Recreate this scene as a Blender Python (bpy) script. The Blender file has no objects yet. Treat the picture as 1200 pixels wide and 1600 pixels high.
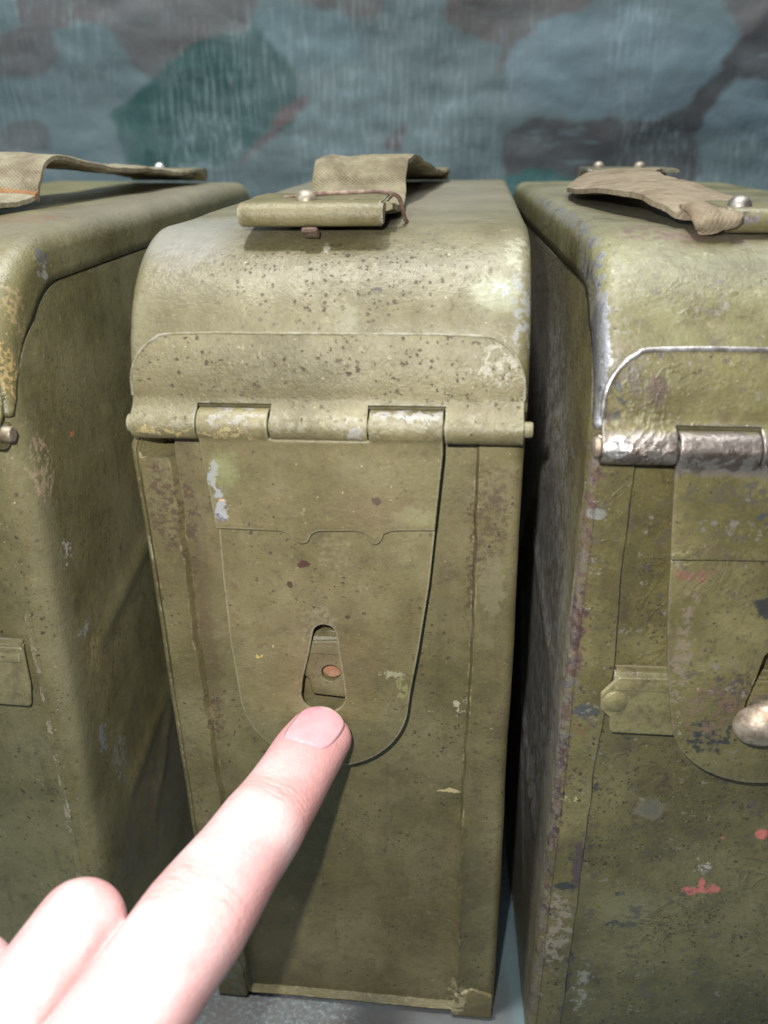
import bpy, bmesh, math, random
import numpy as np
from mathutils import Vector, Matrix, noise
S = 0.01                                    # everything below is written in centimetres
sc = bpy.context.scene
col = sc.collection
random.seed(4)

# ------------------------------------------------------------------ camera
PITCH = math.radians(24.39)
cd = bpy.data.cameras.new('camera'); cam = bpy.data.objects.new('camera', cd); col.objects.link(cam)
cd.sensor_fit = 'VERTICAL'; cd.sensor_height = 36; cd.lens = 36*1318.4/1600
cd.clip_start = 0.005; cd.clip_end = 50
CAM = Vector((0, 0, 24.807))
cam.matrix_world = Matrix.Translation(CAM*S) @ Matrix.Rotation(math.pi/2-PITCH, 4, 'X') @ Matrix.Rotation(-0.0054, 4, 'Z')
cd.dof.use_dof = True; cd.dof.focus_distance = 0.212; cd.dof.aperture_fstop = 15
sc.camera = cam

# ------------------------------------------------------------------ light
w = bpy.data.worlds.new('World'); sc.world = w; w.use_nodes = True
w.node_tree.nodes['Background'].inputs[0].default_value = (0.55, 0.62, 0.72, 1)
w.node_tree.nodes['Background'].inputs[1].default_value = 0.15
def area(name, loc, target, size, power, color, shape='DISK', size_y=None):
    l = bpy.data.lights.new(name, 'AREA'); l.shape = shape; l.size = size*S
    if size_y: l.size_y = size_y*S
    l.energy = power; l.color = color
    o = bpy.data.objects.new(name, l); col.objects.link(o)
    loc = Vector(loc); o.location = loc*S
    o.rotation_euler = (Vector(target)-loc).to_track_quat('-Z', 'Y').to_euler()
    return o
area('phone_torch', (-1.6, 0.4, 26.9), (-0.5, 18, 12), 0.5, 0.68, (1.0, 0.985, 0.96))
area('ceiling_lamp', (-14, 11, 112), (0, 22, 18), 9, 10.0, (1.0, 0.97, 0.92))
area('ceiling_tube', (20, 40, 150), (0, 30, 20), 40, 17.0, (0.86, 0.93, 1.0), 'RECTANGLE', 120)
area('window_light', (-130, -25, 95), (-2, 20, 18), 60, 8.5, (0.80, 0.89, 1.0), 'RECTANGLE', 90)
sc.view_settings.view_transform = 'Standard'
sc.view_settings.look = 'None'
sc.view_settings.exposure = 0.0
sc.view_settings.gamma = 1.0
sc.render.engine = 'CYCLES'

# ------------------------------------------------------------------ small helpers
def tag(o, label=None, cat=None, group=None, kind=None):
    if label: o['label'] = label
    if cat: o['category'] = cat
    if group: o['group'] = group
    if kind: o['kind'] = kind
    return o
def link(name, me, mat, parent=None, smooth=True, ang=32):
    if smooth:
        me.polygons.foreach_set('use_smooth', [True]*len(me.polygons))
        me.set_sharp_from_angle(angle=math.radians(ang))
    o = bpy.data.objects.new(name, me); col.objects.link(o)
    if mat: me.materials.append(mat)
    if parent: o.parent = parent
    return o
def from_bm(name, bm, mat, parent=None, ang=32, recalc=True):
    if recalc: bmesh.ops.recalc_face_normals(bm, faces=bm.faces)
    me = bpy.data.meshes.new(name); 
    bmesh.ops.scale(bm, vec=(S, S, S), verts=bm.verts)
    bm.to_mesh(me); bm.free()
    return link(name, me, mat, parent, True, ang)
def solidify(o, t, off=-1, bevel=0):
    m = o.modifiers.new('thick', 'SOLIDIFY'); m.thickness = t*S; m.offset = off; m.use_even_offset = True
    if bevel:
        b = o.modifiers.new('round', 'BEVEL'); b.width = bevel*S; b.segments = 2; b.limit_method = 'ANGLE'; b.angle_limit = math.radians(50)
    return o
def catmull(pts, n=8):
    P = [Vector(p) for p in pts]; P = [P[0]*2-P[1]]+P+[P[-1]*2-P[-2]]
    out = []
    for i in range(1, len(P)-2):
        for k in range(n):
            t = k/n; a, b, c, d = P[i-1:i+3]
            out.append(0.5*((2*b)+(c-a)*t+(2*a-5*b+4*c-d)*t*t+(3*b-a-3*c+d)*t**3))
    out.append(P[-2]); return out
def fillet(pts, radii, n=6):
    """closed 2-D outline with rounded corners"""
    out = []; m = len(pts)
    for i in range(m):
        p = Vector(pts[i]); a = Vector(pts[i-1]); b = Vector(pts[(i+1) % m]); r = radii[i] if isinstance(radii, (list, tuple)) else radii
        if r <= 0: out.append(tuple(p)); continue
        u = (a-p); v = (b-p); lu, lv = u.length, v.length; u.normalize(); v.normalize()
        h = math.acos(max(-1, min(1, u.dot(v))))/2
        d = min(r/math.tan(h), lu*.49, lv*.49); 
        for k in range(n+1):
            t = k/n; q = (p+u*d)*(1-t)**2+p*2*t*(1-t)+(p+v*d)*t*t
            out.append(tuple(q))
    return out
def plate(name, outline, y, t, mat, parent, holes=(), bevel=.02, res=2):
    """a sheet standing in the local xz plane, front face at y, thickness t behind it"""
    cu = bpy.data.curves.new(name, 'CURVE'); cu.dimensions = '2D'; cu.fill_mode = 'BOTH'
    cu.extrude = max(t/2-bevel, .001)*S; cu.bevel_depth = bevel*S; cu.bevel_resolution = res; cu.offset = -bevel*S
    for ring in (outline,)+tuple(holes):
        s = cu.splines.new('POLY'); s.points.add(len(ring)-1); s.use_cyclic_u = True
        for q, p in zip(s.points, ring): q.co = (p[0]*S, p[1]*S, 0, 1)
    o = bpy.data.objects.new('tmp', cu); col.objects.link(o)
    dg = bpy.context.evaluated_depsgraph_get()
    me = bpy.data.meshes.new_from_object(o.evaluated_get(dg)); bpy.data.objects.remove(o)
    me.materials.clear(); me.name = name
    me.transform(Matrix.Translation((0, (y+t/2)*S, 0)) @ Matrix.Rotation(math.pi/2, 4, 'X'))
    bm = bmesh.new(); bm.from_mesh(me); bmesh.ops.remove_doubles(bm, verts=bm.verts, dist=1e-6)
    bmesh.ops.recalc_face_normals(bm, faces=bm.faces); bm.to_mesh(me); bm.free()
    return link(name, me, mat, parent, True, 40)
def prism_x(name, prof, x0, x1, mat, parent, bevel=.03, ang=30):
    """a (y,z) outline pushed along x"""
    bm = bmesh.new()
    a = [bm.verts.new((x0, y, z)) for y, z in prof]; b = [bm.verts.new((x1, y, z)) for y, z in prof]
    n = len(prof)
    f0 = bm.faces.new(a); f1 = bm.faces.new(b[::-1])
    for i in range(n): bm.faces.new((a[i], a[(i+1) % n], b[(i+1) % n], b[i]))
    bmesh.ops.recalc_face_normals(bm, faces=bm.faces)
    if bevel: bmesh.ops.bevel(bm, geom=list(f0.edges)+list(f1.edges), offset=bevel, segments=2, affect='EDGES', clamp_overlap=True)
    return from_bm(name, bm, mat, parent, ang)
def lathe(name, prof, origin, axis, mat, parent, n=28, squash=(1, 1, 1)):
    """prof: (radius, height) along axis"""
    bm = bmesh.new(); rings = []
    for r, h in prof:
        if r < 1e-4: rings.append([bm.verts.new((0, 0, h))])
        else: rings.append([bm.verts.new((r*math.cos(2*math.pi*k/n), r*math.sin(2*math.pi*k/n), h)) for k in range(n)])
    for A, B in zip(rings, rings[1:]):
        for k in range(n):
            q = [A[k % len(A)], A[(k+1) % len(A)], B[(k+1) % len(B)], B[k % len(B)]]
            q2 = []; [q2.append(v) for v in q if v not in q2]
            if len(q2) > 2: bm.faces.new(q2)
    for R in (rings[0], rings[-1]):
        if len(R) > 1: bm.faces.new(R)
    M = Vector((0, 0, 1)).rotation_difference(Vector(axis)).to_matrix().to_4x4()
    bmesh.ops.transform(bm, matrix=Matrix.Translation(origin) @ M @ Matrix.Diagonal((*squash, 1)), verts=bm.verts)
    return from_bm(name, bm, mat, parent, 40)
def tube(name, pts, r, mat, parent, n=12, ns=8, jitter=0):
    P = catmull(pts, ns); bm = bmesh.new(); rings = []; up = Vector((0.1, 0.2, 1))
    for i, p in enumerate(P):
        t = (P[min(i+1, len(P)-1)]-P[max(i-1, 0)]).normalized(); a = t.cross(up).normalized(); b = a.cross(t)
        rr = r*(1+jitter*noise.noise(p*6))
        rings.append([bm.verts.new(p+(a*math.cos(2*math.pi*k/n)+b*math.sin(2*math.pi*k/n))*rr) for k in range(n)])
    for A, B in zip(rings, rings[1:]):
        for k in range(n): bm.faces.new((A[k], A[(k+1) % n], B[(k+1) % n], B[k]))
    bm.faces.new(rings[0]); bm.faces.new(rings[-1])
    return from_bm(name, bm, mat, parent, 50)
def ribbon(name, path, width, t, mat, parent, ns=10, nx=14, seed=0, rough=.03, cup=.0):
    """webbing: path points (x, y, z, roll degrees, width factor); carries a UV in centimetres along and across"""
    ctr = catmull([p[:3] for p in path], ns); aux = catmull([(p[3], p[4], 0) for p in path], ns)
    bm = bmesh.new(); uv = bm.loops.layers.uv.new('UVMap'); top, bot = [], []; L = 0; Ls = []
    for i, p in enumerate(ctr):
        tg = (ctr[min(i+1, len(ctr)-1)]-ctr[max(i-1, 0)]).normalized()
        if i: L += (p-ctr[i-1]).length
        Ls.append(L)
        side = Vector((1, 0, 0)); side = (side-tg*side.dot(tg)).normalized(); nor = side.cross(tg).normalized()
        R = Matrix.Rotation(math.radians(aux[i].x), 3, tg); side = R @ side; nor = R @ nor
        ra, rb = [], []
        for k in range(nx+1):
            u = k/nx*2-1
            wob = noise.noise(Vector((u*1.3+seed*7, L*.8, seed)))*rough*3+noise.noise(Vector((u*5, L*3, seed+3)))*rough
            edge = 1-.5*abs(u)**10
            q = p+side*(u*width/2*aux[i].y+noise.noise(Vector((seed, L*1.5, u)))*.05)+nor*(wob-cup*u*u)
            ra.append(bm.verts.new(q+nor*t/2*edge)); rb.append(bm.verts.new(q-nor*t/2*edge))
        top.append(ra); bot.append(rb)
    def q(vs, us):
        f = bm.faces.new(vs)
        for l, c in zip(f.loops, us): l[uv].uv = c
    for i in range(len(top)-1):
        for k in range(nx):
            us = [(k/nx*width, Ls[i]), ((k+1)/nx*width, Ls[i]), ((k+1)/nx*width, Ls[i+1]), (k/nx*width, Ls[i+1])]
            q((top[i][k], top[i][k+1], top[i+1][k+1], top[i+1][k]), us)
            q((bot[i+1][k], bot[i+1][k+1], bot[i][k+1], bot[i][k]), [us[3], us[2], us[1], us[0]])
        for k in (0, nx):
            q((top[i][k], top[i+1][k], bot[i+1][k], bot[i][k]), [(0, Ls[i]*.3), (0, Ls[i+1]*.3), (.02, Ls[i+1]*.3), (.02, Ls[i]*.3)])
    for i in (0, -1):
        for k in range(nx): q((top[i][k], top[i][k+1], bot[i][k+1], bot[i][k]), [(0, 0), (.1, 0), (.1, .1), (0, .1)])
    return from_bm(name, bm, mat, parent, 60)

# ------------------------------------------------------------------ node helper
class N:
    def __init__(s, name):
        s.m = bpy.data.materials.new(name); s.m.use_nodes = True; s.t = s.m.node_tree; s.t.nodes.clear()
        s.out = s.t.nodes.new('ShaderNodeOutputMaterial'); s.p = s.t.nodes.new('ShaderNodeBsdfPrincipled')
        s.t.links.new(s.p.outputs[0], s.out.inputs[0])
        tc = s.t.nodes.new('ShaderNodeTexCoord'); s.uv = tc.outputs['UV']
        s.P = s.vm('SCALE', tc.outputs['Object'], scale=1/S)
    def set(s, sock, v):
        if hasattr(v, 'is_output') or isinstance(v, bpy.types.NodeSocket): s.t.links.new(v, sock)
        else: sock.default_value = (*v, 1) if (isinstance(v, (tuple, list)) and len(v) == 3 and sock.type == 'RGBA') else v
    def vm(s, op, a, b=None, scale=None):
        n = s.t.nodes.new('ShaderNodeVectorMath'); n.operation = op; s.set(n.inputs[0], a)
        if b is not None: s.set(n.inputs[1], b)
        if scale is not None: n.inputs['Scale'].default_value = scale
        return n.outputs['Value'] if op in ('LENGTH', 'DOT_PRODUCT', 'DISTANCE') else n.outputs[0]
    def m_(s, op, a, b=0.0, c=0.0, clamp=False):
        n = s.t.nodes.new('ShaderNodeMath'); n.operation = op; n.use_clamp = clamp
        for k, v in enumerate((a, b, c)): s.set(n.inputs[k], v)
        return n.outputs[0]
    def noise(s, scale, detail=4, rough=.55, P=None, dist=0, color=False, off=0):
        n = s.t.nodes.new('ShaderNodeTexNoise'); P = P or s.P
        if off: P = s.vm('ADD', P, (off, off*1.7, -off))
        s.set(n.inputs['Vector'], P); n.inputs['Scale'].default_value = scale
        n.inputs['Detail'].default_value = detail; n.inputs['Roughness'].default_value = rough; n.inputs['Distortion'].default_value = dist
        return n.outputs['Color' if color else 'Fac']
    def voro(s, scale, P=None, rnd=1.0, what='Distance'):
        n = s.t.nodes.new('ShaderNodeTexVoronoi'); s.set(n.inputs['Vector'], P or s.P); n.inputs['Scale'].default_value = scale
        n.inputs['Randomness'].default_value = rnd
        return n.outputs['Distance'], n.outputs['Color']
    def ramp(s, v, a, b):                       # smooth 0..1 between a and b (a may exceed b)
        n = s.t.nodes.new('ShaderNodeMapRange'); n.interpolation_type = 'SMOOTHSTEP'
        s.set(n.inputs['Value'], v)
        lo, hi, x, y = (a, b, 0, 1) if a < b else (b, a, 1, 0)
        n.inputs['From Min'].default_value = lo; n.inputs['From Max'].default_value = hi
        n.inputs['To Min'].default_value = x; n.inputs['To Max'].default_value = y
        return n.outputs[0]
    def mix(s, f, a, b):
        n = s.t.nodes.new('ShaderNodeMix'); n.data_type = 'RGBA'
        s.set(n.inputs[0], f); s.set(n.inputs[6], a); s.set(n.inputs[7], b); return n.outputs[2]
    def sep(s, v):
        n = s.t.nodes.new('ShaderNodeSeparateXYZ'); s.set(n.inputs[0], v); return n.outputs
    def bump(s, h, strength, dist, nrm=None):
        n = s.t.nodes.new('ShaderNodeBump'); s.set(n.inputs['Height'], h); n.inputs['Strength'].default_value = strength
        n.inputs['Distance'].default_value = dist*S
        if nrm: s.set(n.inputs['Normal'], nrm)
        return n.outputs[0]
    def blob(s, c, r, amp=.18, freq=2.6, soft=.25):
        """ragged spot round a point, mask 0..1"""
        d = s._wob(amp, freq)
        v = s.vm('SUBTRACT', d, c); v = s.vm('DIVIDE', v, r); return s.ramp(s.vm('LENGTH', v), 1+soft, 1-soft)
    def _wob(s, amp, freq):
        key = (amp, freq); s.__dict__.setdefault('cache', {})
        if key not in s.cache:
            n = s.noise(freq, 4, .65, color=True); s.cache[key] = s.vm('ADD', s.P, s.vm('SCALE', s.vm('SUBTRACT', n, (.5, .5, .5)), scale=amp*4))
        return s.cache[key]
    def edge(s, radius):
        n = s.t.nodes.new('ShaderNodeBevel'); n.samples = 4; n.inputs['Radius'].default_value = radius*S
        g = s.t.nodes.new('ShaderNodeNewGeometry')
        return s.m_('SUBTRACT', 1.0, s.vm('DOT_PRODUCT', n.outputs[0], g.outputs['Normal']))

def paint(name, base, dark, light, rough=.42, speck=.5, grime=.5, grime_col=(.085, .06, .035), edge_col=(.30, .29, .25), edge_amt=.5,
          edge_metal=.0, marks=(), peel=.5, lump=.5, dust=.3, speck_at=None, chips=0, chip_col=(.040, .043, .042), streak=0, seed=0.0, bare=0):
    n = N(name)
    big = n.noise(.33, 5, .6, off=seed); mid = n.noise(1.7, 6, .62, off=seed+3); fine = n.noise(13, 5, .7)
    c = n.mix(n.ramp(big, .35, .68), dark, light)
    c = n.mix(n.m_('MULTIPLY', n.ramp(mid, .38, .66), .55), c, base)
    c = n.mix(n.m_('MULTIPLY', n.ramp(fine, .52, .72), .4), c, tuple(x*1.5 for x in base))
    c = n.mix(n.m_('MULTIPLY', n.ramp(fine, .46, .26), .45), c, tuple(x*.6 for x in base))
    rgh = n.m_('ADD', rough-.12, n.m_('MULTIPLY', n.noise(2.3, 5, .6, off=seed+8), .26))
    metal = 0.0
    if bare:                                    # paint rubbed down to brown-grey steel
        f = n.m_('MULTIPLY', n.ramp(n.noise(2.1, 6, .7, off=seed+11), .62-.2*bare, .70-.2*bare), .9)
        steel = n.mix(n.ramp(n.noise(5.5, 5, .65), .35, .65), (.10, .075, .06), (.30, .28, .28))
        c = n.mix(f, c, steel); metal = n.m_('MULTIPLY', f, .55)
    bt = n.ramp(n.noise(4.5, 8, .74, off=seed+70), .52, .64); c = n.mix(n.m_('MULTIPLY', bt, .38), c, tuple(x*.72 for x in dark))
    sf = n.m_('MULTIPLY', n.ramp(n.noise(3.1, 8, .76, off=seed+75), .585, .635), n.ramp(n.noise(.5, 3, .5, off=seed+76), .42, .6))
    c = n.mix(n.m_('MULTIPLY', sf, .45), c, tuple(x*1.7+.02 for x in base)); rgh = n.m_('SUBTRACT', rgh, n.m_('MULTIPLY', sf, .08))
    # grime in soft brown clouds
    g = n.m_('MULTIPLY', n.ramp(n.noise(.9, 7, .68, off=seed+20), .53, .72), grime)
    c = n.mix(g, c, grime_col)
    if streak:                                  # vertical runs
        Ps = n.vm('MULTIPLY', n.P, (1, 1, .09)); st = n.ramp(n.noise(2.6, 5, .6, P=Ps, off=seed+5), .55, .75)
        c = n.mix(n.m_('MULTIPLY', st, streak), c, tuple(x*.55 for x in dark))
    if chips:
        ch = n.m_('MULTIPLY', n.ramp(n.noise(1.15, 7, .7, off=seed+31), .70-.1*chips, .725-.1*chips), .9)
        c = n.mix(ch, c, chip_col)
    # rust pin-holes, gathered in clusters
    h = 0.0
    for sc_, th, k in ((5.2, .27, .95), (9.5, .36, .9), (2.3, .10, .95)):
        d, rc = n.voro(sc_, P=n._wob(.05, 11))
        th_ = n.m_('MULTIPLY', n.sep(rc)[0], th)
        cl = n.ramp(n.noise(.55, 3, .6, off=seed+40+sc_), .60-.22*speck, .72-.20*speck)
        if speck_at: cl = n.m_('MULTIPLY', cl, n.m_('ADD', n.blob(speck_at[0], speck_at[1], .25, 1.1, .5), .12, clamp=True))
        hit = n.m_('MULTIPLY', n.ramp(n.m_('SUBTRACT', d, th_), .035, -.03), cl)
        hit = n.m_('MULTIPLY', hit, n.ramp(n.sep(rc)[1], .35, .45))
        c = n.mix(n.m_('MULTIPLY', hit, .88*k), c, (.038, .022, .018)); h = n.m_('ADD', h, hit)
        rgh = n.m_('ADD', rgh, n.m_('MULTIPLY', hit, .3))
    # tiny pale flecks
    d, rc = n.voro(6.5, P=n._wob(.04, 9)); fl = n.m_('MULTIPLY', n.ramp(d, .16, .07), n.ramp(n.sep(rc)[2], 1-.22*dust-.02, 1.0-.1*dust))
    c = n.mix(n.m_('MULTIPLY', fl, .7), c, (.46, .40, .27))
    # worn edges
    if edge_amt:
        e = n.m_('MULTIPLY', n.ramp(n.edge(.10), .012, .12), n.ramp(n.noise(2.4, 6, .7, off=seed+50), .62-.3*edge_amt, .72-.2*edge_amt))
        c = n.mix(n.m_('MULTIPLY', e, .85), c, edge_col); metal = n.m_('MAXIMUM', metal, n.m_('MULTIPLY', e, edge_metal))
        if edge_metal: rgh = n.m_('SUBTRACT', rgh, n.m_('MULTIPLY', e, .14))
    for mk in marks:
        ctr, r, colr = mk[:3]; opt = mk[3] if len(mk) > 3 else {}
        b = n.m_('MULTIPLY', n.blob(ctr, r, opt.get('amp', .16)*1.35, opt.get('freq', 3.6), opt.get('soft', .16)), opt.get('a', .9))
        if opt.get('broken'): b = n.m_('MULTIPLY', b, n.ramp(n.noise(opt.get('bf', 4.5), 5, .7, off=ctr[0]), .5-.02, .53))
        c = n.mix(b, c, colr)
        if opt.get('metal'): metal = n.m_('MAXIMUM', metal, n.m_('MULTIPLY', b, opt['metal'])); rgh = n.m_('SUBTRACT', rgh, n.m_('MULTIPLY', b, .1))
    nb = n.bump(n.noise(15, 4, .65), min(1, peel*1.5), .020)
    nb = n.bump(n.noise(1.1, 3, .5, off=seed+60), .5, .06, nb)
    nb = n.bump(n.noise(4.2, 4, .6, off=seed+2), lump, .03, nb)
    if lump > .8:                               # thick, runny and cracked old paint
        rg = n.m_('ABSOLUTE', n.m_('SUBTRACT', n.noise(.8, 4, .6, off=seed+80, dist=.8), .5)); cr = n.ramp(rg, .02, .0)
        spot = n.ramp(n.noise(.45, 3, .5, off=seed+83), .48, .62)
        nb = n.bump(n.m_('MULTIPLY', n.ramp(rg, .045, .0), spot), .35, .035, nb)
        c = n.mix(n.m_('MULTIPLY', n.m_('MULTIPLY', cr, spot), .4), c, (.05, .038, .024))
        fl2 = n.m_('MULTIPLY', n.ramp(n.noise(1.6, 9, .74, off=seed+88), .575, .61), .7); c = n.mix(fl2, c, (.085, .072, .055))
        fl3 = n.m_('MULTIPLY', n.ramp(n.noise(2.6, 9, .74, off=seed+91), .605, .625), .75); c = n.mix(fl3, c, (.20, .185, .15))
    nb = n.bump(n.m_('SUBTRACT', sf, bt), .2, .012, nb)
    nb = n.bump(n.m_('SUBTRACT', n.m_('MULTIPLY', mid, .35*lump), h), .6, .02, nb)
    n.set(n.p.inputs['Base Color'], c); n.set(n.p.inputs['Roughness'], n.m_('ADD', rgh, 0, clamp=True))
    n.set(n.p.inputs['Metallic'], metal); n.set(n.p.inputs['Normal'], nb)
    n.p.inputs['Specular IOR Level'].default_value = .5
    return n.m
def steel(name, lo=(.12, .09, .07), hi=(.42, .39, .37), rough=.36, metal=.85, rust=.3, paintc=None, pamt=.0):
    n = N(name)
    c = n.mix(n.ramp(n.noise(3.5, 6, .68), .35, .68), lo, hi)
    c = n.mix(n.m_('MULTIPLY', n.ramp(n.noise(1.6, 6, .7, off=9), .5, .7), rust), c, (.13, .055, .03))
    mt = metal
    if paintc:
        f = n.ramp(n.noise(1.3, 6, .7, off=4), .66-.3*pamt, .72-.3*pamt); c = n.mix(f, c, paintc); mt = n.m_('MULTIPLY', n.m_('SUBTRACT', 1.0, f), metal)
    n.set(n.p.inputs['Base Color'], c); n.set(n.p.inputs['Metallic'], mt)
    n.set(n.p.inputs['Roughness'], n.m_('ADD', rough-.12, n.m_('MULTIPLY', n.noise(6, 5, .6), .3)))
    n.set(n.p.inputs['Normal'], n.bump(n.noise(9, 5, .65), .5, .02)); return n.m
def webbing(name, a, b, dirt, dirt_amt=.5):
    n = N(name); uv = n.vm('SCALE', n.uv, scale=1)
    s = n.sep(uv)
    wx = n.m_('SINE', n.m_('MULTIPLY', s[0], 52)); wy = n.m_('SINE', n.m_('MULTIPLY', s[1], 64))
    h = n.m_('MULTIPLY', wx, wy)
    c = n.mix(n.ramp(n.noise(2.0, 6, .65), .35, .65), a, b)
    c = n.mix(n.m_('MULTIPLY', n.ramp(h, -.2, -.9), .22), c, tuple(x*.5 for x in a))
    c = n.mix(n.m_('MULTIPLY', n.ramp(n.noise(.9, 6, .7, off=5), .45, .65), dirt_amt), c, dirt)
    n.set(n.p.inputs['Base Color'], c); n.p.inputs['Roughness'].default_value = .92; n.p.inputs['Specular IOR Level'].default_value = .15
    nb = n.bump(h, .4, .02); n.set(n.p.inputs['Normal'], n.bump(n.noise(14, 5, .7), .5, .03, nb)); return n.m

# ------------------------------------------------------------------ table and camouflage tarp
def build_setting():
    n = N('grey_table_top'); n.set(n.p.inputs['Base Color'], n.mix(n.noise(.5, 6), (.06, .055, .05), (.12, .11, .10))); n.p.inputs['Roughness'].default_value = .8
    bm = bmesh.new(); bmesh.ops.create_cube(bm, size=1); bmesh.ops.scale(bm, vec=(150, 78, 3), verts=bm.verts)
    bmesh.ops.translate(bm, vec=(0, 18, -1.9), verts=bm.verts); bmesh.ops.bevel(bm, geom=bm.edges[:], offset=.3, segments=2, affect='EDGES')
    tag(from_bm('table', bm, n.m), kind='structure')
    # print of the tarp, drawn where it hangs (x, z in cm on the hanging face)
    shapes = [
     ((.014, .066, .062), [(-15.0, 25.0), (-12.5, 27.2), (-9.2, 29.0), (-6.1, 28.9), (-4.8, 26.5), (-4.5, 24.9), (-7.2, 23.3), (-10.9, 22.3), (-14.5, 22.6)]),
     ((.092, .090, .090), [(-19.3, 30.6), (-16.8, 32.5), (-7.7, 32.1), (-6.8, 29.3), (-9.2, 29.0), (-11.8, 27.2), (-13.4, 27.5), (-14.4, 29.3), (-19.2, 29.4)]),
     ((.092, .090, .090), [(-20.7, 28.8), (-18.4, 29.7), (-17.7, 27.8), (-19.6, 26.9), (-23.0, 26.9)]),
     ((.11, .103, .10), [(-7.0, 30.8), (0.1, 32.1), (-0.2, 29.6), (-1.9, 29.7), (-4.0, 30.5)]),
     ((.10, .095, .094), [(3.2, 32.0), (7.0, 31.4), (11.4, 30.7), (8.4, 29.2), (7.2, 27.4), (6.3, 27.2), (6.7, 28.6), (3.6, 29.3)]),
     ((.125, .185, .215), [(6.9, 25.5), (7.4, 28.6), (11.4, 30.1), (17.4, 29.2), (20.4, 27.6), (21.8, 24.1), (17.9, 23.8), (14.5, 24.8), (9.1, 25.2)]),
     ((.058, .060, .064), [(6.7, 21.0), (7.3, 24.2), (10.9, 24.8), (14.5, 24.6), (17.2, 25.8), (19.1, 27.3), (19.4, 26.4), (17.8, 24.5), (17.8, 21.1)]),
     ((.075, .060, .058), [(0.1, 23.4), (0.8, 24.7), (1.2, 23.4)]),
     ((.090, .058, .060), [(-8.0, 22.6), (-7.1, 23.6), (-5.6, 24.9), (-4.3, 26.2), (-4.5, 25.1), (-6.8, 23.4)]),
     ((.082, .09, .094), [(-21.6, 24.2), (-19.3, 24.8), (-18.4, 23.8), (-20.3, 23.0), (-24.8, 23.0)]),
     ((.10, .10, .10), [(16.8, 31.6), (22.5, 32.0), (21.1, 28.0), (19.6, 28.3), (18.7, 29.8)]),
     ((.11, .178, .196), [(-6.7, 29.9), (-2.6, 30.2), (-1.3, 27.8), (-5.1, 27.5)])]
    shapes.append(((.085, .080, .076), [(-9, -37), (-8, -31.5), (-3, -30.5), (2, -31), (4, -34), (2, -38), (-4, -39)]))
    rnd = random.Random(9)
    pal = [(.020, .095, .092), (.10, .10, .098), (.115, .20, .23), (.058, .060, .064)]
    for k in range(150):                        # the print goes on over the rest of the cloth
        cx, cz = rnd.uniform(-75, 75), rnd.uniform(-62, 62)
        if (-24 < cx < 24 and 20 < cz < 33) or (-13 < cx < 8 and -41 < cz < -27): continue
        pts = []; m = rnd.randint(7, 10); R = rnd.uniform(3, 6)
        for j in range(m):
            a = 2*math.pi*j/m; r = R*rnd.uniform(.55, 1.25); pts.append((cx+r*1.5*math.cos(a), cz+r*.8*math.sin(a)))
        shapes.append((rnd.choice(pal), pts))
    bm = bmesh.new(); prof = []
    YB, R = 52.0, 4.0
    for y in np.linspace(-14, YB-R, 40): prof.append((y, .0))
    for a in np.linspace(0, math.pi/2, 12)[1:]: prof.append((YB-R+R*math.sin(a), R-R*math.cos(a)))
    for z in np.concatenate([np.linspace(R, 19, 30)[1:], np.linspace(19, 34, 150)[1:], np.linspace(34, 62, 40)[1:]]): prof.append((YB, z))
    ds = [0]
    for a, b in zip(prof, prof[1:]): ds.append(ds[-1]+math.hypot(b[0]-a[0], b[1]-a[1]))
    zero = ds[51]-R
    xs = np.concatenate([np.linspace(-74, -27, 60)[:-1], np.linspace(-27, 27, 420), np.linspace(27, 74, 60)[1:]]); grid = []
    U = np.zeros((len(prof), len(xs), 2))
    for i, (y, z) in enumerate(prof):
        row = []
        for j, x in enumerate(xs):
            v = ds[i]-zero; U[i, j] = (x, v)
            wv = noise.noise(Vector((x*.06, v*.16, 2)))*.8+noise.noise(Vector((x*.25, v*.28, 5)))*.22+noise.noise(Vector((x*.5, v*.9, 8)))*.07+.08*abs(noise.noise(Vector((x*.35+v*.2, v*.5, 11))))
            flat = min(1, max(0, (y-44)/6))
            row.append(bm.verts.new((x, y-wv*flat*(1 if z > 2 else .4), z+.012+.035*(1+noise.noise(Vector((x*.5, y*.5, 0))))*(1-flat))))
        grid.append(row)
    for i in range(len(prof)-1):
        for j in range(len(xs)-1): bm.faces.new((grid[i][j], grid[i][j+1], grid[i+1][j+1], grid[i+1][j]))
    # paint with ragged outlines
    Q = U.reshape(-1, 2).copy()
    Q[:, 0] += .22*np.sin(Q[:, 1]*1.7+Q[:, 0]*.7)+.06*np.sin(Q[:, 1]*5.3+1)
    Q[:, 1] += .20*np.sin(Q[:, 0]*1.3)+.06*np.sin(Q[:, 0]*4.1+2)
    colr = np.tile(np.array([.102, .152, .163]), (len(Q), 1))
    for c, poly in shapes:
        poly = np.array([tuple(p) for p in catmull([(a, b, 0) for a, b in poly+poly[:1]], 4)])[:, :2]
        lo, hi = poly.min(0), poly.max(0); sel = np.where(((Q > lo) & (Q < hi)).all(1))[0]; q = Q[sel]; ins = np.zeros(len(q), bool)
        for a, b in zip(poly, np.roll(poly, -1, 0)):
            cond = (a[1] > q[:, 1]) != (b[1] > q[:, 1])
            ins ^= cond & (q[:, 0] < (b[0]-a[0])*(q[:, 1]-a[1])/((b[1]-a[1]) or 1e-9)+a[0])
        colr[sel[ins]] = c
    G = colr.reshape(len(prof), len(xs), 3)
    for _ in range(2): G[1:-1, 1:-1] = (G[1:-1, 1:-1]*2+G[:-2, 1:-1]+G[2:, 1:-1]+G[1:-1, :-2]+G[1:-1, 2:])/6
    colr = G.reshape(-1, 3)
    n = N('printed_camouflage_cloth')
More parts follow.
